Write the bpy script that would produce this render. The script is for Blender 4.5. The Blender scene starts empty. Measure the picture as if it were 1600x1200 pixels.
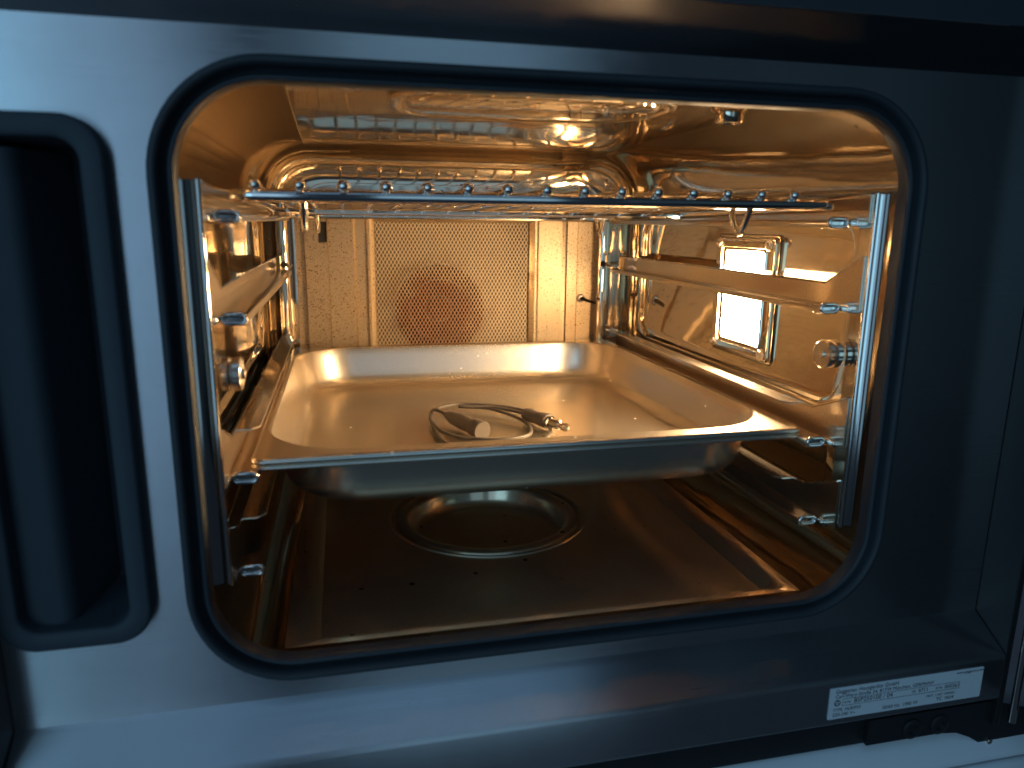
import bpy, bmesh, math, random
from mathutils import Vector, Matrix
random.seed(7)
S = bpy.context.scene
COL = S.collection
PI = math.pi

# ------------------------------------------------------------------ camera
FPX = 1143.43
cam_d = bpy.data.cameras.new('camera')
cam = bpy.data.objects.new('camera', cam_d)
COL.objects.link(cam)
cam_d.sensor_fit = 'HORIZONTAL'
cam_d.sensor_width = 36
cam_d.lens = FPX / 1600 * 36
cam_d.clip_start = 0.01
cam_d.clip_end = 50
r0 = Vector((0.97468984, -0.22333012, 0.0101673))
r1 = Vector((-0.03868963, -0.2132982, -0.97622077))
r2 = Vector((0.22018817, 0.9511191, -0.21654015))
CAM = Vector((-0.12551709, -0.38060421, 0.23897572))
cam.matrix_world = Matrix(((r0.x, -r1.x, -r2.x, CAM.x), (r0.y, -r1.y, -r2.y, CAM.y),
                           (r0.z, -r1.z, -r2.z, CAM.z), (0, 0, 0, 1)))
cam_d.dof.use_dof = True
cam_d.dof.focus_distance = 0.62
cam_d.dof.aperture_fstop = 6.5
S.camera = cam

# ------------------------------------------------------------------ light of the kitchen and exposure
world = bpy.data.worlds.new('World')
S.world = world
world.use_nodes = True
world.node_tree.nodes['Background'].inputs[0].default_value = (0.38, 0.60, 0.95, 1)
world.node_tree.nodes['Background'].inputs[1].default_value = 0.032
S.view_settings.view_transform = 'Standard'
S.view_settings.look = 'None'
S.view_settings.exposure = 0
S.view_settings.gamma = 1


def area(name, loc, target, sx, sy, radiance, color):
    l = bpy.data.lights.new(name, 'AREA')
    l.shape = 'RECTANGLE'
    l.size = sx
    l.size_y = sy
    l.energy = radiance * sx * sy * PI
    l.color = color
    o = bpy.data.objects.new(name, l)
    COL.objects.link(o)
    o.location = loc
    d = (Vector(target) - Vector(loc)).normalized()
    o.rotation_euler = d.to_track_quat('-Z', 'Y').to_euler()
    return o


BLUE = (0.30, 0.61, 1.0)
# the kitchen's windows behind the camera, and its pale ceiling
area('window_light', (-2.35, -2.5, 0.35), (-2.35, 0, 0.35), 2.4, 1.9, 2.1, (0.33, 0.69, 1.0))
area('window_light', (-0.86, -2.5, 0.35), (-0.86, 0, 0.35), 0.50, 1.9, 1.1, (0.36, 0.62, 0.92))
area('window_light', (0.28, -2.5, 0.35), (0.28, 0, 0.35), 0.95, 1.9, 0.66, (0.34, 0.62, 0.88))
area('ceiling_light', (-0.55, -1.3, 2.3), (-0.55, -1.3, 0), 2.6, 1.6, 0.56, BLUE)

S.cycles.max_bounces = 16
S.cycles.glossy_bounces = 14
S.cycles.diffuse_bounces = 4
S.cycles.transmission_bounces = 6
S.cycles.sample_clamp_indirect = 12
S.cycles.blur_glossy = 0.3
S.cycles.use_denoising = True

# ------------------------------------------------------------------ materials


def nodes(name):
    m = bpy.data.materials.new(name)
    m.use_nodes = True
    nt = m.node_tree
    return m, nt, nt.nodes['Principled BSDF']


def N(nt, t, **kw):
    n = nt.nodes.new(t)
    for k, v in kw.items():
        if hasattr(n, k):
            setattr(n, k, v)
        else:
            n.inputs[k.replace('_', ' ')].default_value = v
    return n


def coords(nt, scale=(1, 1, 1)):
    tc = nt.nodes.new('ShaderNodeTexCoord')
    mp = nt.nodes.new('ShaderNodeMapping')
    mp.inputs['Scale'].default_value = scale
    nt.links.new(tc.outputs['Object'], mp.inputs['Vector'])
    return mp.outputs['Vector']


def ramp(nt, fac, p0, p1, c0, c1):
    r = nt.nodes.new('ShaderNodeValToRGB')
    r.color_ramp.elements[0].position = p0
    r.color_ramp.elements[1].position = p1
    r.color_ramp.elements[0].color = c0 if len(c0) == 4 else (*c0, 1)
    r.color_ramp.elements[1].color = c1 if len(c1) == 4 else (*c1, 1)
    nt.links.new(fac, r.inputs[0])
    return r.outputs[0]


def noise(nt, vec, scale, detail=2, rough=.5):
    n = nt.nodes.new('ShaderNodeTexNoise')
    n.inputs['Scale'].default_value = scale
    n.inputs['Detail'].default_value = detail
    n.inputs['Roughness'].default_value = rough
    nt.links.new(vec, n.inputs['Vector'])
    return n.outputs['Fac']


def mixc(nt, fac, a, b):
    m = nt.nodes.new('ShaderNodeMix')
    m.data_type = 'RGBA'
    for sock, v in ((m.inputs[0], fac), (m.inputs[6], a), (m.inputs[7], b)):
        if isinstance(v, bpy.types.NodeSocket):
            nt.links.new(v, sock)
        else:
            sock.default_value = v if isinstance(v, (int, float)) else (*v, 1)
    return m.outputs[2]


def mth(nt, op, a, b=0.0):
    m = nt.nodes.new('ShaderNodeMath')
    m.operation = op
    for s, v in ((m.inputs[0], a), (m.inputs[1], b)):
        if isinstance(v, bpy.types.NodeSocket):
            nt.links.new(v, s)
        else:
            s.default_value = v
    return m.outputs[0]


def bump(nt, bs, h, strength, dist):
    b = nt.nodes.new('ShaderNodeBump')
    b.inputs['Strength'].default_value = strength
    b.inputs['Distance'].default_value = dist
    nt.links.new(h, b.inputs['Height'])
    nt.links.new(b.outputs[0], bs.inputs['Normal'])


def steel(name, col, rough, rvar=.05, specks=0.0, speck_scale=900, wav=0.0, stain=None, stain_amt=0.0, grain=None,
          aniso=0.0, speck_col=(.05, .022, .01), drops=0.0, haze=0.0, haze_r=.45, mott=0.0):
    m, nt, bs = nodes(name)
    bs.inputs['Metallic'].default_value = 1
    v = coords(nt)
    c = mixc(nt, mth(nt, 'MULTIPLY', noise(nt, v, 14, 4, .6), .35), col, tuple(x * .78 for x in col))
    if stain:
        f = ramp(nt, noise(nt, v, 9, 5, .62), .45, .75, (0, 0, 0), (stain_amt,) * 3)
        c = mixc(nt, f, c, stain)
    if mott:
        f = ramp(nt, noise(nt, v, 620, 3, .65), .46, .66, (0, 0, 0), (mott,) * 3)
        f2 = ramp(nt, noise(nt, v, 11, 4, .6), .35, .62, (.12,) * 3, (1,) * 3)
        c = mixc(nt, mth(nt, 'MULTIPLY', f, f2), c, (.20, .11, .05))
    metal = None
    if specks or drops:
        big = ramp(nt, noise(nt, v, 16, 4, .7), .42, .62, (.0,) * 3, (1,) * 3)
        vo = nt.nodes.new('ShaderNodeTexVoronoi')
        vo.inputs['Scale'].default_value = speck_scale
        nt.links.new(v, vo.inputs['Vector'])
        # only some cells carry a speck, and their size varies
        sep = nt.nodes.new('ShaderNodeSeparateColor')
        nt.links.new(vo.outputs['Color'], sep.inputs[0])
        size = mth(nt, 'MULTIPLY', mth(nt, 'POWER', sep.outputs[0], 1.6), .34)
        on = mth(nt, 'LESS_THAN', sep.outputs[1], mth(nt, 'MULTIPLY', big, specks) if specks else drops)
        d = mth(nt, 'MULTIPLY', mth(nt, 'LESS_THAN', vo.outputs['Distance'], size), on)
        c = mixc(nt, d, c, speck_col)
        metal = mth(nt, 'SUBTRACT', 1.0, mth(nt, 'MULTIPLY', d, .9))
        nt.links.new(metal, bs.inputs['Metallic'])
    nt.links.new(c, bs.inputs['Base Color'])
    rn = noise(nt, v, 22, 4, .6)
    r = mth(nt, 'ADD', mth(nt, 'MULTIPLY', rn, rvar * 2), rough - rvar)
    if grain:
        g = noise(nt, coords(nt, grain), 1.0, 3, .6)
        r = mth(nt, 'ADD', r, mth(nt, 'MULTIPLY', mth(nt, 'SUBTRACT', g, .5), .08))
        bump(nt, bs, g, .20, .0004)
    elif wav:
        bump(nt, bs, noise(nt, v, 26, 1, .4), wav, .004)
    nt.links.new(r, bs.inputs['Roughness'])
    if haze:
        gl = nt.nodes.new('ShaderNodeBsdfAnisotropic')
        gl.inputs['Roughness'].default_value = haze_r
        nt.links.new(c, gl.inputs['Color'])
        mx = nt.nodes.new('ShaderNodeMixShader')
        mx.inputs[0].default_value = haze
        nt.links.new(bs.outputs[0], mx.inputs[1])
        nt.links.new(gl.outputs[0], mx.inputs[2])
        nt.links.new(mx.outputs[0], nt.nodes['Material Output'].inputs['Surface'])
    if aniso:
        bs.inputs['Anisotropic'].default_value = aniso
        t = nt.nodes.new('ShaderNodeTangent')
        t.direction_type = 'UV_MAP'
        t.uv_map = 'brush'
        nt.links.new(t.outputs[0], bs.inputs['Tangent'])
    return m


def dull(name, col, rough, var=.25, scale=60, bmp=0.0, spec=.5):
    m, nt, bs = nodes(name)
    v = coords(nt)
    c = mixc(nt, noise(nt, v, scale, 4, .6), tuple(x * (1 - var) for x in col), tuple(x * (1 + var) for x in col))
    nt.links.new(c, bs.inputs['Base Color'])
    bs.inputs['Roughness'].default_value = rough
    bs.inputs['Specular IOR Level'].default_value = spec
    if bmp:
        bump(nt, bs, noise(nt, v, scale * 18, 3, .6), bmp, .0005)
    return m


M = {}
M['plate'] = steel('brushed_steel', (.56, .57, .58), .29, .02, grain=(5, 5, 1700), aniso=1.0, stain=(.44, .44, .43), stain_amt=.55)
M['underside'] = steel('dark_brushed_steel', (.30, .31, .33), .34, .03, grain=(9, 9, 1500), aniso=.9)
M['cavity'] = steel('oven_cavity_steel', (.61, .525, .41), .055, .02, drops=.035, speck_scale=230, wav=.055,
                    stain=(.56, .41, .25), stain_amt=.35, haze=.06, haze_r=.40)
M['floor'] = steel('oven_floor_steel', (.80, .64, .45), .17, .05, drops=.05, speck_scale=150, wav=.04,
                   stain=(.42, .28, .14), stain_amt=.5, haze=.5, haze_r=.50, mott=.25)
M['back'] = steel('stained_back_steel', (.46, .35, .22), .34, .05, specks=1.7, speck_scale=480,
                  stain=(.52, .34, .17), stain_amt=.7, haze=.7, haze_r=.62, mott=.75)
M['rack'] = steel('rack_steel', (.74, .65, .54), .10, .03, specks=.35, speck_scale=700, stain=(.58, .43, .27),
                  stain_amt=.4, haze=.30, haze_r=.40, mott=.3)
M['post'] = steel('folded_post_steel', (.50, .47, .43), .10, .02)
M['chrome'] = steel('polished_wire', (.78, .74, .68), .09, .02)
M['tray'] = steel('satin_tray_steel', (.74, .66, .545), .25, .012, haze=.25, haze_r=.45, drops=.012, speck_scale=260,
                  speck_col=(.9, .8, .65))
m, nt, bs = nodes('browned_expanded_steel')
bs.inputs['Roughness'].default_value = .5
bs.inputs['Metallic'].default_value = .25
c0 = mixc(nt, noise(nt, coords(nt), 30, 4, .6), (.55, .40, .22), (.70, .52, .31))
vd = nt.nodes.new('ShaderNodeVectorMath')
vd.operation = 'DISTANCE'
vd.inputs[1].default_value = (-.020, .457, .134)
nt.links.new(coords(nt), vd.inputs[0])
# rust baked on where the fan blows through
wob = mth(nt, 'ADD', vd.outputs['Value'], mth(nt, 'MULTIPLY', mth(nt, 'SUBTRACT', noise(nt, coords(nt), 40, 4, .6), .5), .05))
rust = ramp(nt, wob, .034, .066, (.80,) * 3, (0, 0, 0))
nt.links.new(mixc(nt, rust, c0, (.30, .125, .06)), bs.inputs['Base Color'])
M['screen'] = m
M['fan'] = steel('rusty_fan_steel', (.045, .019, .009), .5, .05, stain=(.02, .008, .004), stain_amt=.8)
M['chamber'] = dull('grease_browned_steel', (.11, .070, .028), .5, .3, 40)
M['rubber'] = dull('black_rubber', (.020, .026, .032), .60, .2, 40)
M['plastic'] = dull('dark_plastic', (.032, .042, .052), .72, .12, 60, .05)
M['dark'] = dull('black_painted_steel', (.012, .013, .014), .45, .2, 30, .04)
M['glass_black'] = dull('black_glass_panel', (.012, .011, .011), .40, .1, 12)
M['panel'] = dull('dark_panel_film', (.030, .036, .042), .30, .1, 12)
M['bolt'] = steel('blackened_bolt', (.10, .105, .11), .32, .05)
M['void'] = dull('hole_shade_black', (.006, .005, .004), .8, .2)  # flat black standing in for the shade inside slot and peg holes
M['silicone'] = dull('grey_silicone', (.085, .068, .054), .5, .2, 180, .1)
M['label'] = dull('label_film', (.62, .64, .66), .35, .03, 20)
M['ink'] = dull('black_ink', (.015, .015, .017), .5, .1)
M['drawer'] = dull('pale_drawer_enamel', (.74, .76, .78), .32, .03, 20)
M['gap'] = dull('dark_gap', (.008, .009, .010), .6, .1)
m, nt, bs = nodes('lamp_glass')
bs.inputs['Base Color'].default_value = (.9, .9, .88, 1)
bs.inputs['Emission Color'].default_value = (1.0, .70, .39, 1)
bs.inputs['Emission Strength'].default_value = 215
M['lamp'] = m

# ------------------------------------------------------------------ mesh helpers


def tag(o, label=None, cat=None, group=None, kind=None):
    if label:
        o['label'] = label
    if cat:
        o['category'] = cat
    if group:
        o['group'] = group
    if kind:
        o['kind'] = kind
    return o


def thing(name, loc, label, cat, group=None):
    e = bpy.data.objects.new(name, None)
    e.empty_display_size = .02
    COL.objects.link(e)
    e.location = loc
    return tag(e, label, cat, group)


def put(o, parent):
    COL.objects.link(o)
    if parent is not None:
        o.parent = parent
        if parent.type == 'EMPTY':
            o.matrix_parent_inverse = Matrix.Translation(-parent.location)
    return o


class G:
    """collects faces of one mesh"""

    def __init__(s):
        s.v, s.f = [], []

    def add(s, vs, fs):
        b = len(s.v)
        s.v += [tuple(x) for x in vs]
        s.f += [tuple(i + b for i in f) for f in fs]
        return s

    def loft(s, rings, cap0=False, cap1=False, skip=None, closed=True):
        n = len(rings[0])
        vs = [p for r in rings for p in r]
        fs = []
        for k in range(len(rings) - 1):
            for i in range(n if closed else n - 1):
                if skip and skip(k, i):
                    continue
                j = (i + 1) % n
                fs.append((k * n + i, k * n + j, (k + 1) * n + j, (k + 1) * n + i))
        if cap0:
            fs.append(tuple(range(n))[::-1])
        if cap1:
            fs.append(tuple((len(rings) - 1) * n + i for i in range(n)))
        return s.add(vs, fs)

    def box(s, lo, hi, bev=0.0):
        x0, y0, z0 = lo
        x1, y1, z1 = hi
        b = min(bev, (x1 - x0) * .45, (y1 - y0) * .45, (z1 - z0) * .45)
        if b <= 0:
            vs = [(x, y, z) for z in (z0, z1) for y in (y0, y1) for x in (x0, x1)]
            return s.add(vs, [(0, 2, 3, 1), (4, 5, 7, 6), (0, 1, 5, 4), (2, 6, 7, 3), (0, 4, 6, 2), (1, 3, 7, 5)])
        cx, cy = (x0 + x1) / 2, (y0 + y1) / 2
        hx, hy = (x1 - x0) / 2, (y1 - y0) / 2
        rings = []
        for t in (0, 30, 60, 90):
            a = math.radians(t)
            i = b * (1 - math.sin(a))
            rings.append([(cx + p[0], cy + p[1], z0 + b * (1 - math.cos(a))) for p in rr(hx - i, hy - i, max(b - i, b * .02), 3)])
        for t in (90, 60, 30, 0):
            a = math.radians(t)
            i = b * (1 - math.sin(a))
            rings.append([(cx + p[0], cy + p[1], z1 - b * (1 - math.cos(a))) for p in rr(hx - i, hy - i, max(b - i, b * .02), 3)])
        return s.loft(rings, True, True)

    def lathe(s, prof, c, axis='z', n=32, cap0=True, cap1=True):
        rings = []
        for r, h in prof:
            ring = []
            for i in range(n):
                a = 2 * PI * i / n
                u, w = r * math.cos(a), r * math.sin(a)
                p = {'z': (u, w, h), 'x': (h, u, w), 'y': (u, h, w)}[axis]
                ring.append((c[0] + p[0], c[1] + p[1], c[2] + p[2]))
            rings.append(ring)
        return s.loft(rings, cap0, cap1)

    def tube(s, path, r, n=10, closed=False, caps=True):
        P = [Vector(p) for p in path]
        rad = r if isinstance(r, (list, tuple)) else [r] * len(P)
        m = len(P)
        T = []
        for i in range(m):
            a = P[(i - 1) % m] if closed or i > 0 else P[i]
            b = P[(i + 1) % m] if closed or i < m - 1 else P[i]
            T.append((b - a).normalized())
        u = T[0].orthogonal().normalized()
        rings = []
        for i in range(m):
            u = (u - T[i] * u.dot(T[i])).normalized()
            w = T[i].cross(u)
            rings.append([tuple(P[i] + (u * math.cos(2 * PI * k / n) + w * math.sin(2 * PI * k / n)) * rad[i]) for k in range(n)])
        if closed:
            rings.append(rings[0])
            return s.loft(rings)
        return s.loft(rings, caps, caps)

    def build(s, name, mat, parent=None, smooth=35, solid=0.0, off=-1, brush=None, kind=None, label=None, flip=False):
        me = bpy.data.meshes.new(name)
        me.from_pydata(s.v, [], s.f)
        bm = bmesh.new()
        bm.from_mesh(me)
        bmesh.ops.remove_doubles(bm, verts=bm.verts, dist=1e-6)
        bmesh.ops.recalc_face_normals(bm, faces=bm.faces)
        if flip:
            bmesh.ops.reverse_faces(bm, faces=bm.faces)
        if brush:
            uv = bm.loops.layers.uv.new('brush')
            for f in bm.faces:
                for l in f.loops:
                    c = l.vert.co
                    l[uv].uv = (c.z - c.y * .7, c.x) if brush == 'x' else (c.x, c.z)
        bm.to_mesh(me)
        bm.free()
        if solid:
            t = bpy.data.objects.new(name, me)
            COL.objects.link(t)
            md = t.modifiers.new('thickness', 'SOLIDIFY')
            md.thickness = solid
            md.offset = off
            me = bpy.data.meshes.new_from_object(t.evaluated_get(bpy.context.evaluated_depsgraph_get()))
            bpy.data.objects.remove(t)
        if smooth:
            me.shade_smooth()
            me.set_sharp_from_angle(angle=math.radians(smooth))
        me.materials.append(M[mat])
        o = bpy.data.objects.new(name, me)
        put(o, parent)
        return tag(o, label=label, kind=kind)


def rr(hx, hy, r, n=8, rb=None):
    """rounded rectangle, counter-clockwise from the right side; rb = radius of the two lower corners"""
    rb = r if rb is None else rb
    out = []
    for q, (sx, sy) in enumerate(((1, 1), (-1, 1), (-1, -1), (1, -1))):
        R = r if sy > 0 else rb
        R = min(R, hx, hy)
        for k in range(n + 1):
            a = PI / 2 * (q + k / n)
            out.append((sx * (hx - R) + R * math.cos(a), sy * (hy - R) + R * math.sin(a)))
    return out


def rxz(x0, x1, z0, z1, r, y, n=8, rb=None):
    cx, cz = (x0 + x1) / 2, (z0 + z1) / 2
    return [(cx + p[0], y, cz + p[1]) for p in rr((x1 - x0) / 2, (z1 - z0) / 2, r, n, rb)]


def rxy(x0, x1, y0, y1, r, z, n=8):
    cx, cy = (x0 + x1) / 2, (y0 + y1) / 2
    return [(cx + p[0], cy + p[1], z) for p in rr((x1 - x0) / 2, (y1 - y0) / 2, r, n)]


def ryz(y0, y1, z0, z1, r, x, n=8):
    cy, cz = (y0 + y1) / 2, (z0 + z1) / 2
    return [(x, cy + p[0], cz + p[1]) for p in rr((y1 - y0) / 2, (z1 - z0) / 2, r, n)]


def smooth_path(pts, per=8, closed=False):
    P = [Vector(p) for p in pts]
    m = len(P)
    out = []
    for i in range(m if closed else m - 1):
        g = lambda k: P[k % m] if closed else P[min(max(k, 0), m - 1)]
        a, b, c, d = g(i - 1), g(i), g(i + 1), g(i + 2)
        for k in range(per):
            t = k / per
            out.append(.5 * ((2 * b) + (c - a) * t + (2 * a - 5 * b + 4 * c - d) * t * t + (3 * b - a - 3 * c + d) * t ** 3))
    if not closed:
        out.append(P[-1])
    return out


# ================================================================== THE OVEN
oven = thing('built_in_oven', (0, .2, -.1), 'built-in stainless steel steam oven, its lit cavity open', 'oven')
TINY = 1e-4

# ---- front plate with the two openings
g = G()
g.loft([rxz(-.222, .303, -.026, .3265, TINY, .006), rxz(-.2125, .2125, -.010, .3145, .056, .006),
        rxz(-.2115, .2115, -.009, .3135, .055, .008)])
g.loft([rxz(-.303, -.222, -.026, .3265, TINY, .006), rxz(-.2995, -.2295, .0245, .2825, .017, .006),
        rxz(-.2995, -.2295, .0245, .2825, .017, .009)])
plate = g.build('front_plate', 'plate', oven, brush='x')

# lower ramp and the front rail carrying the rating label, upper ramp under the control panel
g = G()
prof = [(.006, -.026), (.0045, -.0275), (-.0205, -.0435), (-.0225, -.0455), (-.023, -.048), (-.023, -.0765), (-.022, -.078), (-.012, -.078)]
g.loft([[(x, y, z) for y, z in prof] for x in (-.303, .303)], closed=False)
for x in (-.303, .303):
    g.add([(x, y, z) for y, z in prof] + [(x, .006, -.078)], [tuple(range(len(prof) + 1))])
g.build('lower_front_rail', 'plate', oven, brush='x')
g = G()
prof = [(.006, .3265), (.0045, .328), (-.024, .3430), (-.0255, .3445)]
g.loft([[(x, y, z) for y, z in prof] for x in (-.303, .303)], closed=False)
g.build('panel_underside', 'underside', oven, brush='x')
g = G()
prof = [(-.0258, .3446), (-.026, .347), (-.026, .46), (.01, .46)]
g.loft([[(x, y, z) for y, z in prof] for x in (-.303, .303)], closed=False)
for x in (-.303, .303):
    g.add([(x, y, z) for y, z in prof], [tuple(range(len(prof)))])
g.build('control_panel', 'panel', oven, brush='x')

# side flanks of the appliance
for sx in (-1, 1):
    g = G()
    a, b = sorted((sx * .3036, sx * .3085))
    g.box((a, -.0225, -.1), (b, .05, .46), .001)
    g.build('side_trim', 'glass_black', oven)

# ---- door gasket: an outer rib, a groove and an inner lip
prof = [(.0125, .006), (.0122, .001), (.0112, -.0022), (.0095, -.003), (.0078, -.0022), (.0068, .0008), (.0060, .0050),
        (.0050, .0060), (.0040, .0045), (.0034, .0015), (.0024, -.0004), (.0010, -.0004), (.0, .0010), (-.0004, .004), (-.0002, .0088)]
g = G()
a, H = .2004, .302
g.loft([rxz(-a - d, a + d, -d, H + d, .0445 + d, y, 14) for d, y in prof])
g.build('door_gasket', 'rubber', oven, smooth=60)

# ---- cavity shell, its flat sides and bottom left to parts of their own
CX, Z0, Z1, RT, RB, YF, YB = .206, -.0008, .312, .055, .040, .0145, .425
n = 12
rings = [rxz(-a - .0006, a + .0006, -.0006, H + .0006, .045, .0082, n, .045),
         rxz(-a - .0030, a + .0030, -.0008, H + .004, .048, .0100, n, .043),
         rxz(-CX, CX, Z0, Z1, RT, YF, n, RB), rxz(-CX, CX, Z0, Z1, RT, YB, n, RB)]
R0 = .036
for k in range(1, 8):
    t = PI / 2 * k / 7
    i = R0 * (1 - math.cos(t))
    rings.append(rxz(-CX + i, CX - i, Z0 + i, Z1 - i, RT - i * .5, YB + R0 * math.sin(t), n, RB - i * .5))
NP = 4 * (n + 1)
side_r, side_l, bottom = NP - 1, 2 * (n + 1) - 1, 3 * (n + 1) - 1
g = G()
rings.append(rxz(-.0955, .0935, .0555, .2440, .004, YB + R0, n))
g.loft(rings, False, False, skip=lambda k, i: k == 2 and i in (side_r, side_l, bottom))
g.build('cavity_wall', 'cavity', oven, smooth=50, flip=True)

# ---- side walls, each pressed outwards in two panels
for sx in (-1, 1):
    g = G()
    zl, zh = Z0 + RB, Z1 - RT
    for (za, zb, p0, p1, py0, R) in ((.104, zh, .113, .246, .048, .026), (zl, .104, .046, .096, .054, .018)):
        rs = [ryz(YF, YB, za, zb, TINY, sx * CX, 8), ryz(py0, .405, p0, p1, R, sx * CX, 8)]
        for k in range(1, 6):
            t = k / 5
            e = t * t * (3 - 2 * t)
            rs.append(ryz(py0 + .005 * t, .405 - .005 * t, p0 + .005 * t, p1 - .005 * t, R - .004 * t, sx * (CX + .004 * e), 8))
        g.loft(rs, False, True)
    g.build('side_wall', 'cavity', oven, smooth=50)

# ---- floor: border, sunken pan, round evaporator dish
g = G()
DC = (-.012, .197)
circ = lambda r, z: [(DC[0] + p[0], DC[1] + p[1], z) for p in rr(r, r, r, 16)]
fx = CX - RB
pan = [rxy(-fx, fx, YF, YB, TINY, Z0, 16), rxy(-fx + .002, fx - .002, YF + .0010, YB - .002, .004, -.0006, 16),
       rxy(-.1610, .1610, .0165, .419, .012, -.0002, 16), rxy(-.1565, .1565, .0205, .415, .013, -.0002, 16),
       rxy(-.1550, .1550, .0209, .414, .012, -.0008, 16), rxy(-.1480, .1480, .0211, .408, .009, -.0050, 16),
       rxy(-.1466, .1466, .0213, .4065, .008, -.0066, 16), rxy(-.1450, .1450, .0225, .405, .008, -.0064, 16), circ(.0835, -.0064)]
g.loft(pan)
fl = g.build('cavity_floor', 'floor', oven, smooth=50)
g = G()
pr = [(.0835, -.0064), (.0828, -.0052), (.0815, -.0050), (.0806, -.0064), (.0796, -.0092), (.0784, -.0096), (.0774, -.0090),
      (.0764, -.0064), (.0752, -.0054), (.0712, -.0052), (.0680, -.0056), (.0664, -.0070), (.0655, -.0105), (.0640, -.0180),
      (.0615, -.0220), (.0570, -.0240), (.0300, -.0244), (.0010, -.0246)]
g.loft([circ(r, z) for r, z in pr], False, True)
g.build('evaporator_dish', 'floor', fl, smooth=50)

# ---- ceiling: pressed round cap and small round sensor
g = G()
pr = [(.088, .3125), (.0875, .3085), (.0855, .3062), (.0830, .3060), (.0815, .3075), (.0800, .3095), (.0785, .3095), (.0770, .3070),
      (.0745, .3052), (.0700, .3046), (.0450, .3040)]
g.loft([rxy(-.008 - r, -.008 + r, .020 + (.088 - r), .136 - (.088 - r), max(.050 - (.088 - r), .012), z, 16) for r, z in pr if r > .042], False, True)
g.build('ceiling_cap', 'cavity', oven, smooth=50)
g = G()
g.lathe([(.0125, .3125), (.0125, .3110), (.0095, .3095), (.0090, .3040), (.0082, .3028), (.0060, .3026), (.0055, .3045), (.001, .3046)],
        (.1235, .0775, 0), 'z', 32, False, True)
g.build('ceiling_sensor', 'cavity', oven, smooth=50)

# ---- back panel with its folds, screen frame, expanded metal screen, fan
SX0, SX1, SZ0, SZ1, SY = -.0887, .0866, .062, .2372, .457
PB, PT = .0, .262


def fold(poly, z0, z1):
    g.loft([[(x, y, z) for x, y in poly] for z in (z0, z1)], closed=False)
    g.loft([[(x, y, z1) for x, y in poly], [(x, .4605, z1 + .003) for x, y in poly]], closed=False)


g = G()
left = [(-.184, .4605), (-.165, .4605), (-.164, .457), (-.1495, .457)]
left2 = [(-.1405, .457), (-.139, .4555), (-.1125, .4555), (-.110, .4535), (-.0985, .4535)]
right = [(.0965, .4535), (.0985, .456), (.1265, .456), (.1280, .4600), (.1325, .4600), (.1335, .4565), (.1455, .4565), (.1462, .4555),
         (.1625, .4555), (.1635, .4605), (.184, .4605)]
fold(left, PB, PT)
fold(left2, PB, PT)
fold([(-.1495, .457), (-.1405, .457)], PB, .214)
fold([(-.1495, .457), (-.1405, .457)], .237, PT)
fold(right, PB, PT)
fold([(-.0985, .4535), (.0965, .4535)], .2455, PT)
fold([(-.0985, .4535), (.0965, .4535)], PB, .054)
bp = g.build('back_panel', 'back', oven, smooth=20)
g = G()
g.box((-.1515, .4585, .211), (-.1385, .4598, .24))
g.build('vent_slot_shade', 'void', bp)  # black plate behind the opening, painted as the slot's inner shade
g = G()
prof = [(.0098, .4560), (.0096, .4520), (.0085, .4508), (.0060, .4508), (.0025, .4535), (.0005, .4560), (.0, .459)]
g.loft([rxz(SX0 - d, SX1 + d, SZ0 - d, SZ1 + d, TINY, y, 1) for d, y in prof])
fr = g.build('screen_frame', 'back', oven, smooth=20)
# mitred joints of the frame
for sx, x in ((-1, SX0), (1, SX1)):
    g = G()
    g.tube([(x + sx * .0003, .4548, SZ1 + .0003), (x + sx * .0085, .4506, SZ1 + .0085)], .0004, 6)
    g.build('frame_joint', 'rack', fr)
# expanded metal: bent strands, nodes flattened, diamond openings
g = G()
px, pz = .0042, .0073
nx, nz = int((SX1 - SX0) / px) + 1, int((SZ1 - SZ0) / pz) + 1


def strand(p, q, w, t):
    p, q = Vector(p), Vector(q)
    d = (q - p).normalized()
    s = d.cross(Vector((0, 1, 0))).normalized() * w
    y = Vector((0, t, 0))
    vs = [p - s - y, p + s - y, q + s - y, q - s - y, p - s + y, p + s + y, q + s + y, q - s + y]
    g.add(vs, [(0, 1, 2, 3), (7, 6, 5, 4), (0, 4, 5, 1), (3, 2, 6, 7), (1, 5, 6, 2), (0, 3, 7, 4)])


for i in range(nx + 1):
    for j in range(nz + 1):
        x, z = SX0 + i * px, SZ0 + j * pz
        if z > SZ1 or x > SX1:
            continue
        jy = lambda: SY + random.uniform(-.0002, .0002)
        for ddx in (-1, 1):
            for ddz in (-1, 1):
                q = (x + ddx * px / 2, jy() + .0004 * ddz, z + ddz * pz / 2)
                if SX0 - .002 < q[0] < SX1 + .002 and SZ0 - .002 < q[2] < SZ1 + .002:
                    strand((x, SY, z), q, .00036, .0003)
sc = g.build('fan_screen', 'screen', fr, smooth=0, kind='stuff')
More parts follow.
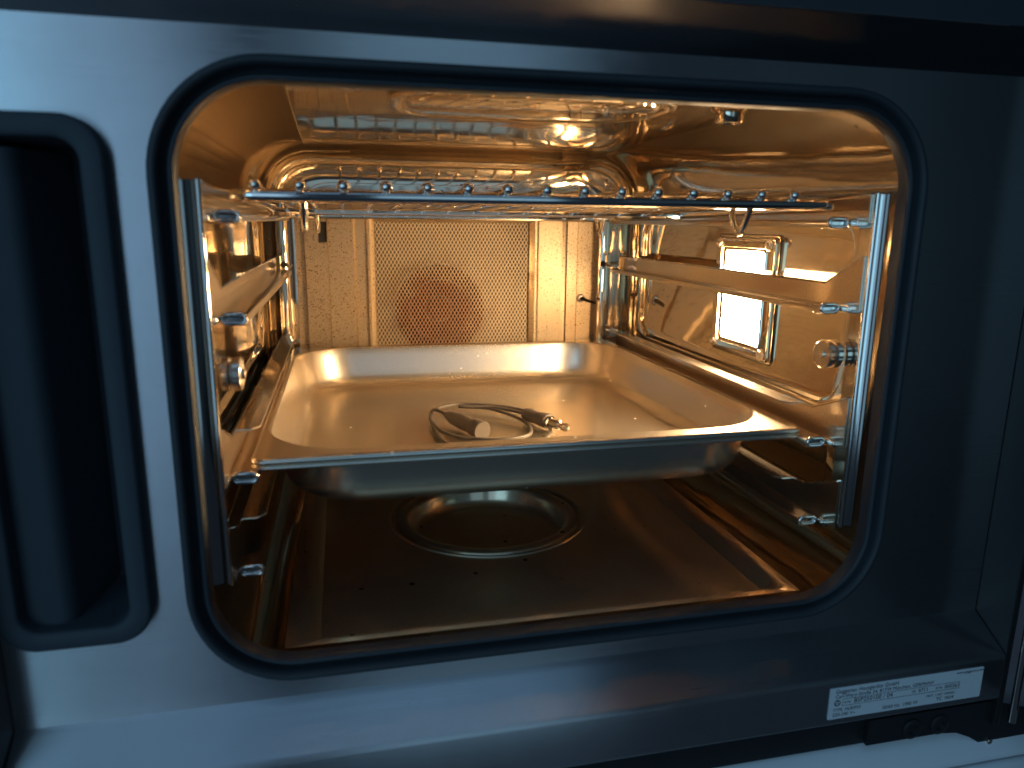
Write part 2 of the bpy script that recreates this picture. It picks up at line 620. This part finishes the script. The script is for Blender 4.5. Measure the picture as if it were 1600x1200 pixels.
# chamber behind the screen
g = G()
rs = [rxz(-.0960, .0940, .055, .2445, .004, .4612), rxz(-.0960, .0940, .055, .2445, .004, .492), rxz(-.090, .088, .06, .239, .01, .496)]
g.loft(rs, False, True)
ch = g.build('fan_chamber', 'chamber', oven, flip=True)
FC = (-.016, 0, .138)
g = G()
g.lathe([(.052, .4945), (.052, .4680), (.0505, .4665), (.036, .4665), (.034, .472), (.016, .482), (.015, .474), (.012, .4685), (.001, .468)], FC, 'y', 40, False, True)
fan = g.build('fan_wheel', 'fan', oven, smooth=40)
g = G()
for k in range(26):
    a0 = 2 * PI * k / 26
    p = [(.037, .4755), (.051, .4755), (.051, .4765), (.037, .4765)]
    for w in (0,):
        c, s_ = math.cos(a0), math.sin(a0)
        tx, tz = -s_ * .0012, c * .0012
        vs = []
        for dd in (-1, 1):
            for r, y in ((.037, .4645), (.051, .4645), (.051, .4672), (.037, .4672)):
                vs.append((FC[0] + r * c + tx * dd, y, FC[2] + r * s_ + tz * dd))
        g.add(vs, [(0, 1, 2, 3), (7, 6, 5, 4), (0, 4, 5, 1), (1, 5, 6, 2), (2, 6, 7, 3), (3, 7, 4, 0)])
g.build('fan_blade', 'fan', fan, smooth=0, kind='stuff')
# round corner columns at the back with the peg holes of the side racks
for x in (-.1865, .1735):
    g = G()
    g.tube([(x, .447, .0), (x, .447, .258)], .0062, 16)
    c = g.build('corner_column', 'cavity', oven)
    for z in (.192, .099, .04):
        g = G()
        g.lathe([(.0036, -.0066), (.0036, -.0060)], (x - (.001 if x > 0 else -.001), .447, z), 'y', 16)
        g.build('peg_hole_shade', 'void', c)  # no real hole: a black disc painted as its shade
# temperature sensor pin
g = G()
g.lathe([(.0052, .4555), (.0050, .4535), (.0036, .4525), (.0030, .4535)], (.151, 0, .1507), 'y', 20)
pn = g.build('sensor_pin', 'rack', oven)
g = G()
g.tube([(.151, .455, .1507), (.1535, .440, .1495), (.1585, .424, .1480)], [.0019, .0019, .0016], 10)
g.build('pin_shaft', 'fan', pn)

# ---- oven lamp in the right wall: stepped frame, glass, four screws
LX = CX + .004
ly0, ly1, lz0, lz1 = .1395, .2370, .1265, .2305
g = G()
st = [(-.0004, 0), (0, .0012), (.0008, .0017), (.0022, .0017), (.0024, .0034), (.0032, .0040), (.0040, .0042)]
rs = [ryz(ly0 + d, ly1 - d, lz0 + d, lz1 - d, .0045, LX - h) for d, h in st]
pane = (.1575, .2200, .1395, .2165)
rs += [ryz(pane[0] - .0064, pane[1] + .0046, pane[2] - .0040, pane[3] + .0040, .004, LX - .0042),
       ryz(pane[0] - .0058, pane[1] + .0042, pane[2] - .0037, pane[3] + .0037, .004, LX - .0050),
       ryz(pane[0] - .0046, pane[1] + .0036, pane[2] - .0033, pane[3] + .0033, .004, LX - .0050),
       ryz(pane[0] - .0042, pane[1] + .0033, pane[2] - .0031, pane[3] + .0031, .004, LX - .0036)]
rs += [ryz(pane[0] - .0040, pane[1] + .0030, pane[2] - .0029, pane[3] + .0029, .004, LX - .0034),
       ryz(pane[0] - .0008, pane[1] + .0008, pane[2] - .0008, pane[3] + .0008, .0035, LX - .0032),
       ryz(pane[0], pane[1], pane[2], pane[3], .003, LX - .0024)]
g.loft(rs)
lf = g.build('lamp_housing', 'cavity', oven, smooth=30)
g = G()
g.loft([ryz(*pane, .003, LX - .0024)], False, True)
lg = g.build('lamp_glass', 'lamp', lf, smooth=0)
for y in (ly0 + .0100, ly1 - .0085):
    for z in (lz0 + .0078, lz1 - .0078):
        g = G()
        g.lathe([(.0050, .0), (.0050, .0008), (.0044, .0012), (.0040, .0010), (.0036, .0020), (.0024, .0026), (.0017, .0026), (.0015, .0014), (.0005, .0013)],
                (0, 0, 0), 'x', 20, False, True)
        g.v = [(LX - .0042 - v[0], y + v[1], z + v[2]) for v in g.v]
        g.build('screw', 'rack', lf, smooth=30)

# ---- rating label on the lower rail
LC = [(.1683, -.0730), (.2857, -.0726), (.2858, -.0500), (.1682, -.0503)]
lx0, lx1, lz_0, lz_1, LY = .1680, .2857, -.0729, -.0502, -.0230
g = G()
g.loft([rxz(lx0, lx1, lz_0, lz_1, .001, LY - .0001, 4), rxz(lx0, lx1, lz_0, lz_1, .001, LY - .0004, 4)], False, True)
lab = g.build('rating_label', 'label', oven, smooth=0)
lw, lh = lx1 - lx0, lz_1 - lz_0


def text(body, u, v, size, sx=1.0):
    cu = bpy.data.curves.new('lettering', 'FONT')
    cu.body = body
    cu.size = size
    cu.resolution_u = 2
    t = bpy.data.objects.new('lettering', cu)
    COL.objects.link(t)
    dg = bpy.context.evaluated_depsgraph_get()
    me = bpy.data.meshes.new_from_object(t.evaluated_get(dg))
    bpy.data.objects.remove(t)
    o = bpy.data.objects.new('lettering', me)
    me.materials.clear()
    me.materials.append(M['ink'])
    x, z = lx0 + u * lw, lz_0 + v * lh
    for vv in me.vertices:
        vv.co = (x + vv.co.x * sx, LY - .0006, z + vv.co.y)
    put(o, lab)


text('Gaggenau Hausgeräte GmbH', .035, .82, .0040)
text('Carl-Wery-Straße 34, 81739 München, GERMANY', .035, .665, .0036)
text('www.gaggenau.com', .815, .875, .0028)
text('E-Nr.', .095, .475, .0026)
text('BSP250100 / 04', .155, .455, .0046)
text('FD', .53, .475, .0026)
text('9711', .57, .455, .0040)
text('Z-Nr.', .685, .475, .0026)
text('000261', .745, .455, .0040)
text('TYPE  HLBSP25', .028, .245, .0032)
text('220-240 V~', .028, .085, .0036)
text('50/60 Hz', .345, .085, .0036)
text('1900 W', .475, .085, .0036)
text('MAT. 11027 1000261', .63, .245, .0026)
text('TC  0604', .70, .085, .0036)
g = G()
fz0, fz1, fx0, fx1, w = lz_0 + .405 * lh, lz_0 + .625 * lh, lx0 + .083 * lw, lx0 + .845 * lw, .00022
for lo, hi in (((fx0, fz0), (fx1, fz0 + w)), ((fx0, fz1 - w), (fx1, fz1)), ((fx0, fz0 + w), (fx0 + w, fz1 - w)), ((fx1 - w, fz0 + w), (fx1, fz1 - w))):
    g.add([(lo[0], LY - .0006, lo[1]), (hi[0], LY - .0006, lo[1]), (hi[0], LY - .0006, hi[1]), (lo[0], LY - .0006, hi[1])], [(0, 1, 2, 3)])
g.build('printed_box', 'ink', lab, smooth=0)
g = G()
cxm, czm = lx0 + .052 * lw, lz_0 + .515 * lh
ri = [[(cxm + r * math.cos(2 * PI * k / 24), LY - .0006, czm + r * math.sin(2 * PI * k / 24)) for k in range(24)] for r in (.0023, .0017)]
g.loft(ri)
for k in range(3):
    aa = PI / 2 + k * 2 * PI / 3
    pts = [(cxm + r * math.cos(aa + d), LY - .0006, czm + r * math.sin(aa + d)) for r, d in ((.0002, 0), (.0015, -.45), (.0015, .45))]
    g.add(pts, [(0, 1, 2)])
g.build('printed_mark', 'ink', lab, smooth=0)

# ---- black hinge strip below the rail, its two screws
g = G()
g.box((-.303, -.0145, -.1035), (.303, .03, -.0783), .001)
hs = g.build('hinge_strip', 'dark', oven)
for x in (.2395, .2615):
    g = G()
    g.lathe([(.0074, -.0183), (.0074, -.0192), (.0060, -.0199), (.0036, -.0199), (.0032, -.0188), (.0008, -.0187)], (x, 0, -.0945), 'y', 24)
    g.build('bolt', 'dark', hs, smooth=30)
# hinge bracket: swings out of the strip to the right and forward
g = G()
pts = [(.205, -.0830), (.300, -.0830), (.352, -.1000), (.352, -.1235), (.3125, -.1215), (.302, -.1180), (.289, -.1095), (.277, -.1040), (.262, -.1022), (.205, -.1022)]
for y in (-.0180, -.0150):
    pass
g.loft([[(x, y, z) for x, z in pts] for y in (-.0182, -.0178, -.0150)], False, True)
g.add([(x, -.0182, z) for x, z in pts], [tuple(range(len(pts)))])
hb = g.build('hinge_bracket', 'dark', oven, smooth=20)
g = G()
g.lathe([(.0022, -.0183), (.0022, -.0196), (.0012, -.0202)], (.306, 0, -.1150), 'y', 16)
g.build('bracket_pin', 'rack', hb)

# ================================================================== WATER TANK in its recess at the left
tank = thing('water_tank', (-.264, .03, .03), 'dark plastic water tank with upright grip in a rounded recess left of the oven', 'water tank')
g = G()
O = (-.3005, -.2285, .0230, .2842)
prof = [(.0, .0065), (.0, -.002), (.0006, -.0034), (.0018, -.0042), (.0060, -.0042), (.0092, -.0040), (.0102, -.0032), (.0106, -.0015), (.0107, .010)]
g.loft([rxz(O[0] + d, O[1] - d, O[2] + d, O[3] - d, .0185 - d * .75, y, 10) for d, y in prof])
g.build('surround', 'plastic', tank, smooth=50)
g = G()
e = .0106
g.loft([rxz(O[0] + e, O[1] - e, O[2] + e, O[3] - e, .0105, .010, 8), rxz(O[0] + e, O[1] - e, O[2] + e, O[3] - e, .0105, .052, 8),
        rxz(O[0] + e + .004, O[1] - e - .004, O[2] + e + .004, O[3] - e - .004, .0085, .056, 8)], False, True)
g.build('recess', 'plastic', tank, flip=True, smooth=50)
g = G()
sec = [(-.2945, .055), (-.2945, .012), (-.2925, .0065), (-.2880, .0045), (-.2740, .0045), (-.2695, .0065), (-.2670, .012), (-.2590, .055)]
gz0, gz1 = O[2] + e - .001, O[3] - e - .004
g.loft([[(x, y, z) for x, y in sec] for z in (gz0, gz0 + .002, gz1 - .006, gz1)], True, True, closed=True)
g.build('grip', 'plastic', tank, smooth=50)

# ================================================================== DOOR, swung open to the right
door = thing('oven_door', (.32, -.02, -.09), 'dark oven door swung wide open at the right edge', 'door')
g = G()
g.box((.3170, -.62, -.088), (.3560, -.0300, .452), .0015)
g.build('door_leaf', 'glass_black', door)
g = G()
g.tube([(.3135, -.0262, -.0950), (.3135, -.0262, .452)], .0026, 12)
g.build('edge_trim', 'chrome', door)

# ================================================================== DRAWER below
dr = thing('warming_drawer', (0, .0, -.2), 'pale steel drawer front below the oven', 'drawer')
g = G()
pr = [(.03, -.1045), (-.0040, -.1045), (-.0080, -.1052), (-.0120, -.1072), (-.0230, -.1210), (-.0240, -.1240), (-.0236, -.1262), (-.0210, -.1275), (.03, -.1275)]
g.loft([[(x, y, z) for y, z in pr] for x in (-.303, .42)], True, True)
g.build('drawer_lip', 'drawer', dr, brush='x', smooth=45)
g = G()
g.box((-.303, -.0260, -.40), (.42, .03, -.1295), .004)
g.build('drawer_front', 'drawer', dr, brush='x')

# ================================================================== SIDE RACKS
LEVELS = [(.2415, False), (.1870, False), (.0960, True), (.0390, True)]
for sx in (-1, 1):
    lab_ = 'sheet steel side rack with folded shelf rails on the %s' % ('lamp side of the oven' if sx > 0 else 'oven wall facing the lamp')
    rk = thing('side_rack', (sx * .195, .02, .04), lab_, 'shelf rack', 'shelf racks on the oven side walls')
    # front post: face strip, return leg and rolled inner edge
    g = G()
    q = [(.2036, .0250), (.2034, .0141), (.2015, .0142), (.1990, .0149), (.1965, .0162), (.1945, .0179), (.1938, .0190), (.1936, .0300)]
    g.loft([[(sx * x, y, z) for x, y in q] for z in (.0425, .2575)], closed=False)
    g.build('post', 'post', rk, smooth=20, solid=.0010, off=0)
    g = G()
    g.tube([(sx * .1932, .0166, .0418), (sx * .1932, .0166, .2580)], .0017, 12)
    g.build('post_edge', 'chrome', rk)
    for zr, top in LEVELS:
        g = G()
        hgt = .0140 if not top else .0185
        zg = min(zr + .033, .2575)
        # web with gusset towards the post
        web = [(.0210, zr - .001), (.0210, zg), (.0570, zr + hgt), (.4400, zr + hgt), (.4400, zr - .001)]
        xw = .1925
        g.add([(sx * xw, y, z) for y, z in web], [tuple(range(len(web)))])
        # ledge with down-turned inner lip
        lp = [(xw, zr), (.1800, zr), (.1782, zr - .0006), (.1776, zr - .0022), (.1776, zr - .0040)]
        g.loft([[(sx * x, y, z) for x, z in lp] for y in (.0390, .4300)], closed=False)
        if top:
            tp = [(xw, zr + hgt), (.1790, zr + hgt), (.1778, zr + hgt + .0006)]
            ys = [(.0700, -.004), (.0745, .0), (.44, .0)]
            g.loft([[(sx * (x + (0.004 if k == 0 and x < .19 else 0)), y, z) for x, z in tp] for k, (y, _) in enumerate(ys)], closed=False)
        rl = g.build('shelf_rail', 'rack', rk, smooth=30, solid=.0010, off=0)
        g = G()
        g.tube([(sx * xw, .0225, zg - .0004), (sx * xw, .0570, zr + hgt), (sx * xw, .4380, zr + hgt)], .0009, 8)  # chrome tube added to draw a bright highlight line along the web
        g.build('bright_edge', 'chrome', rl)
        # front end of the ledge: folded pill-shaped tab and the bridge to the post
        g = G()
        cx_, cz_ = .1838, zr - .0012
        pts = [(cx_ + p[0], cz_ + p[1]) for p in rr(.0062, .0026, .0026, 5)]
        g.tube([(sx * x, (.0385), z) for x, z in pts], .0013, 8, closed=True)
        g.add([(sx * x, .0390, z) for x, z in pts], [tuple(range(len(pts)))])
        a0, b0 = sorted((sx * .1775, sx * .1905))
        g.box((a0, .0390, zr - .0050), (b0, .0470, zr - .0030), .0008)
        a0, b0 = sorted((sx * .1912, sx * .1945))
        g.box((a0, .0300, zr - .0036), (b0, .0400, zr + .0012), .0009)
        g.build('rail_tab', 'chrome', rl, smooth=50)
        g = G()
        g.tube([(sx * .1790, .4290, zr + .003), (sx * .1785, .4440, zr + .004)], .0016, 8)
        g.build('peg', 'rack', rl)
    # knurled thumb nut on its stud
    g = G()
    K = (0, .0385, .1555)
    for (r0_, x0_, x1_) in ((.0094, .1815, .1862), (.0070, .1862, .1878), (.0094, .1878, .1920)):
        nk = 48
        rgs = []
        for xx, sh in ((x0_, .0006), (x0_ + .0004, 0), (x1_ - .0004, 0), (x1_, .0006)):
            rgs.append([(sx * xx, K[1] + (r0_ - sh - (.00025 if k % 2 else 0)) * math.cos(2 * PI * k / nk), K[2] + (r0_ - sh - (.00025 if k % 2 else 0)) * math.sin(2 * PI * k / nk)) for k in range(nk)])
        g.loft(rgs, True, True)
    nut = g.build('thumb_nut', 'rack', rk, smooth=25)
    g = G()
    g.lathe([(.0030, .1816), (.0030, .1800), (.0016, .1796)], (0, K[1], K[2]), 'x', 16)
    if sx < 0:
        g.v = [(-v[0], v[1], v[2]) for v in g.v]
    g.build('stud', 'rack', nut)

# ================================================================== WIRE RACK on the top rails
wr = thing('wire_rack', (0, .03, .25), 'chrome wire rack lying on the topmost rails above the tray', 'wire rack')
ZF, ZB, YF_, YB_ = .2512, .2446, .0355, .430
zy = lambda y: ZF + (ZB - ZF) * (y - YF_) / (YB_ - YF_)
g = G()
loop = [(p[0], (YF_ + YB_) / 2 + p[1], zy((YF_ + YB_) / 2 + p[1])) for p in rr(.1795, (YB_ - YF_) / 2, .011, 6)]
g.tube(loop, .0036, 14, closed=True)
g.build('frame', 'chrome', wr)
for y, x0, r in ((.250, .1790, .0027), (.4285, .1790, .0027)):
    g = G()
    g.tube([(-x0, y, zy(y) - .0022), (x0, y, zy(y) - .0022)], r, 10)
    g.build('cross_bar', 'chrome', wr)
g = G()
path = [(0, YF_ - .0022, zy(YF_) + .0012), (0, YF_ - .0012, zy(YF_) + .0042), (0, YF_ + .004, zy(YF_) + .0045)]
path += [(0, y, zy(y) + .0042) for y in (.1, .2, .3, .40, .425)] + [(0, .4320, zy(.432) + .0022), (0, .4330, zy(.432) + .0006)]
g.tube(path, [.0022, .0023] + [.0021] * (len(path) - 2), 10)
# the flattened, rounded weld head at the front
g.lathe([(.0004, -.0036), (.0021, -.0031), (.0032, -.0014), (.0034, .0002), (.0029, .0018), (.0010, .0028)], (0, YF_ - .0020, zy(YF_) + .0054), 'y', 14)
w0 = None
for k in range(15):
    x = -.1682 + k * .02252
    if w0 is None:
        w0 = g.build('wire', 'chrome', wr, smooth=60)
        o = w0
    else:
        o = w0.copy()
        put(o, wr)
    o.location.x = x
g = G()
hw, dp = .0130, .0185
vp = smooth_path([(0, -hw, 0), (0, -hw * .72, -dp * .45), (0, -hw * .30, -dp * .88), (0, 0, -dp), (0, hw * .30, -dp * .88), (0, hw * .72, -dp * .45), (0, hw, 0)], 4)
g.tube(vp, .0021, 10)
f0 = None
for x, y in ((-.1446, .048), (.1195, .0475), (-.1455, .322), (.1245, .322)):
    if f0 is None:
        f0 = g.build('foot', 'chrome', wr, smooth=60)
        o = f0
    else:
        o = f0.copy()
        put(o, wr)
    o.location = (x, y, zy(y) + .001)

# ================================================================== TRAY
tray = thing('baking_tray', (0, .247, .06), 'shallow satin steel tray with wide rounded basin on the middle rails', 'tray')
TX, TY0, TY1, TZ = .1823, .0490, .4455, .1018
g = G()
fl = []
for zc_, r_, a0_, a1_, xo in ((-.0060, .0013, -80, 75, .0012), (-.0024, .0024, -50, 90, .0023)):
    for k in range(7):
        t_ = math.radians(a0_ + (a1_ - a0_) * k / 6)
        fl.append((xo - r_ * math.cos(t_), zc_ + r_ * math.sin(t_), .007))
fl.append((.0040, .0, .005))
rs = [rxy(-TX + d, TX - d, TY0 + d, TY1 - d, r, TZ + z, 12) for d, z, r in fl]
BX, BY0, BY1, BR = .1760, .0640, .4370, .058
rs += [rxy(-BX - .0022, BX + .0022, BY0 - .0030, BY1 + .0026, BR + .002, TZ, 12)]
g.loft(rs)
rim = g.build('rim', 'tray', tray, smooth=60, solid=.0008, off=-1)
g = G()
bs_ = [(-.0022, .0, .002), (-.0010, -.0002, .001), (.0, -.0010, .0), (.0006, -.0024, -.0004)]
rs = [rxy(-BX + d, BX - d, BY0 - .0008 * (1 if d < 0 else 0) + d, BY1 - d, BR + r, TZ + z, 12) for d, z, r in bs_]
rs[0] = rxy(-BX - .0022, BX + .0022, BY0 - .0030, BY1 + .0026, BR + .002, TZ, 12)
for k in range(1, 5):
    t = k / 4
    rs.append(rxy(-BX + .0006 + .0066 * t, BX - .0006 - .0066 * t, BY0 + .0006 + .0066 * t, BY1 - .0006 - .0066 * t, BR - .003 * t, TZ - .0024 - .0278 * t, 12))
RF = .0165
for k in range(1, 8):
    t = math.radians(14 + (90 - 14) * k / 7)
    t0 = math.radians(14)
    d = .0072 + RF * (math.cos(t0) - math.cos(t))
    z = -.0302 - RF * (math.sin(t) - math.sin(t0))
    rs.append(rxy(-BX + d, BX - d, BY0 + d, BY1 - d, BR - .003 - (d - .0072) * .8, TZ + z, 12))
g.loft(rs, False, True)
g.build('basin', 'tray', tray, smooth=60, solid=.0008, off=-1)
FLOOR = rs[-1][0][2]

# ================================================================== PROBE CABLE in the tray
pr_ = thing('temperature_probe', (0, .24, FLOOR), 'coiled grey cable with a conical grip and metal plug lying in the tray', 'cable probe')
zc = FLOOR + .0022
g = G()
pts = [(-.0385, .2560, zc + .0066), (-.0440, .2680, zc + .0074), (-.0490, .2760, zc + .006), (-.0520, .262, zc + .003), (-.0535, .235, zc + .001), (-.0520, .205, zc), (-.040, .178, zc), (-.010, .166, zc),
       (.024, .176, zc), (.044, .203, zc + .001), (.047, .240, zc + .003), (.034, .272, zc + .004), (.008, .294, zc + .004), (-.020, .3035, zc + .004), (-.042, .290, zc + .004),
       (-.0530, .258, zc + .004), (-.0500, .222, zc + .003), (-.036, .196, zc + .003), (-.006, .183, zc + .003), (.022, .194, zc + .002), (.030, .224, zc + .002),
       (.024, .250, zc + .003), (.006, .276, zc + .005), (-.018, .285, zc + .006), (-.020, .2800, zc + .007), (.008, .2745, zc + .0068), (.026, .2580, zc + .0062), (.0345, .2470, zc + .0060)]
g.tube(smooth_path(pts, 8), .0016, 10)
g.build('cable', 'silicone', pr_, smooth=60)
g = G()
A, B = Vector((-.0385, .2560, zc + .0066)), Vector((-.0160, .1990, zc + .0062))


def cone(A, B, prof, n=28):
    d = (B - A)
    L = d.length
    d.normalize()
    u = d.orthogonal().normalized()
    w = d.cross(u)
    rings = [[tuple(A + d * (t * L) + (u * math.cos(2 * PI * k / n) + w * math.sin(2 * PI * k / n)) * r) for k in range(n)] for t, r in prof]
    g.loft(rings, True, True)


cone(A, B, [(0, .0028), (.02, .0034), (.20, .0058), (.50, .0068), (.70, .0060), (.74, .0062), (.78, .0078), (.98, .0084), (1.0, .0078)])
g.build('probe_grip', 'silicone', pr_, smooth=40)
g = G()
A2, B2 = Vector((.0330, .2490, zc + .0060)), Vector((.0470, .2190, zc + .0058))
cone(A2, B2, [(0, .0030), (.03, .0056), (.25, .0066), (.45, .0056), (.60, .0060), (.97, .0072), (1, .0068)])
pb = g.build('plug_body', 'silicone', pr_, smooth=30)
g = G()
C2 = B2 + (B2 - A2).normalized() * .026
cone(B2, C2, [(0, .0058), (.10, .0056), (.12, .0042), (.55, .0042), (.58, .0030), (.66, .0030), (.70, .0036), (.90, .0036), (1.0, .0016)])
g.build('plug_tip', 'chrome', pb, smooth=40)
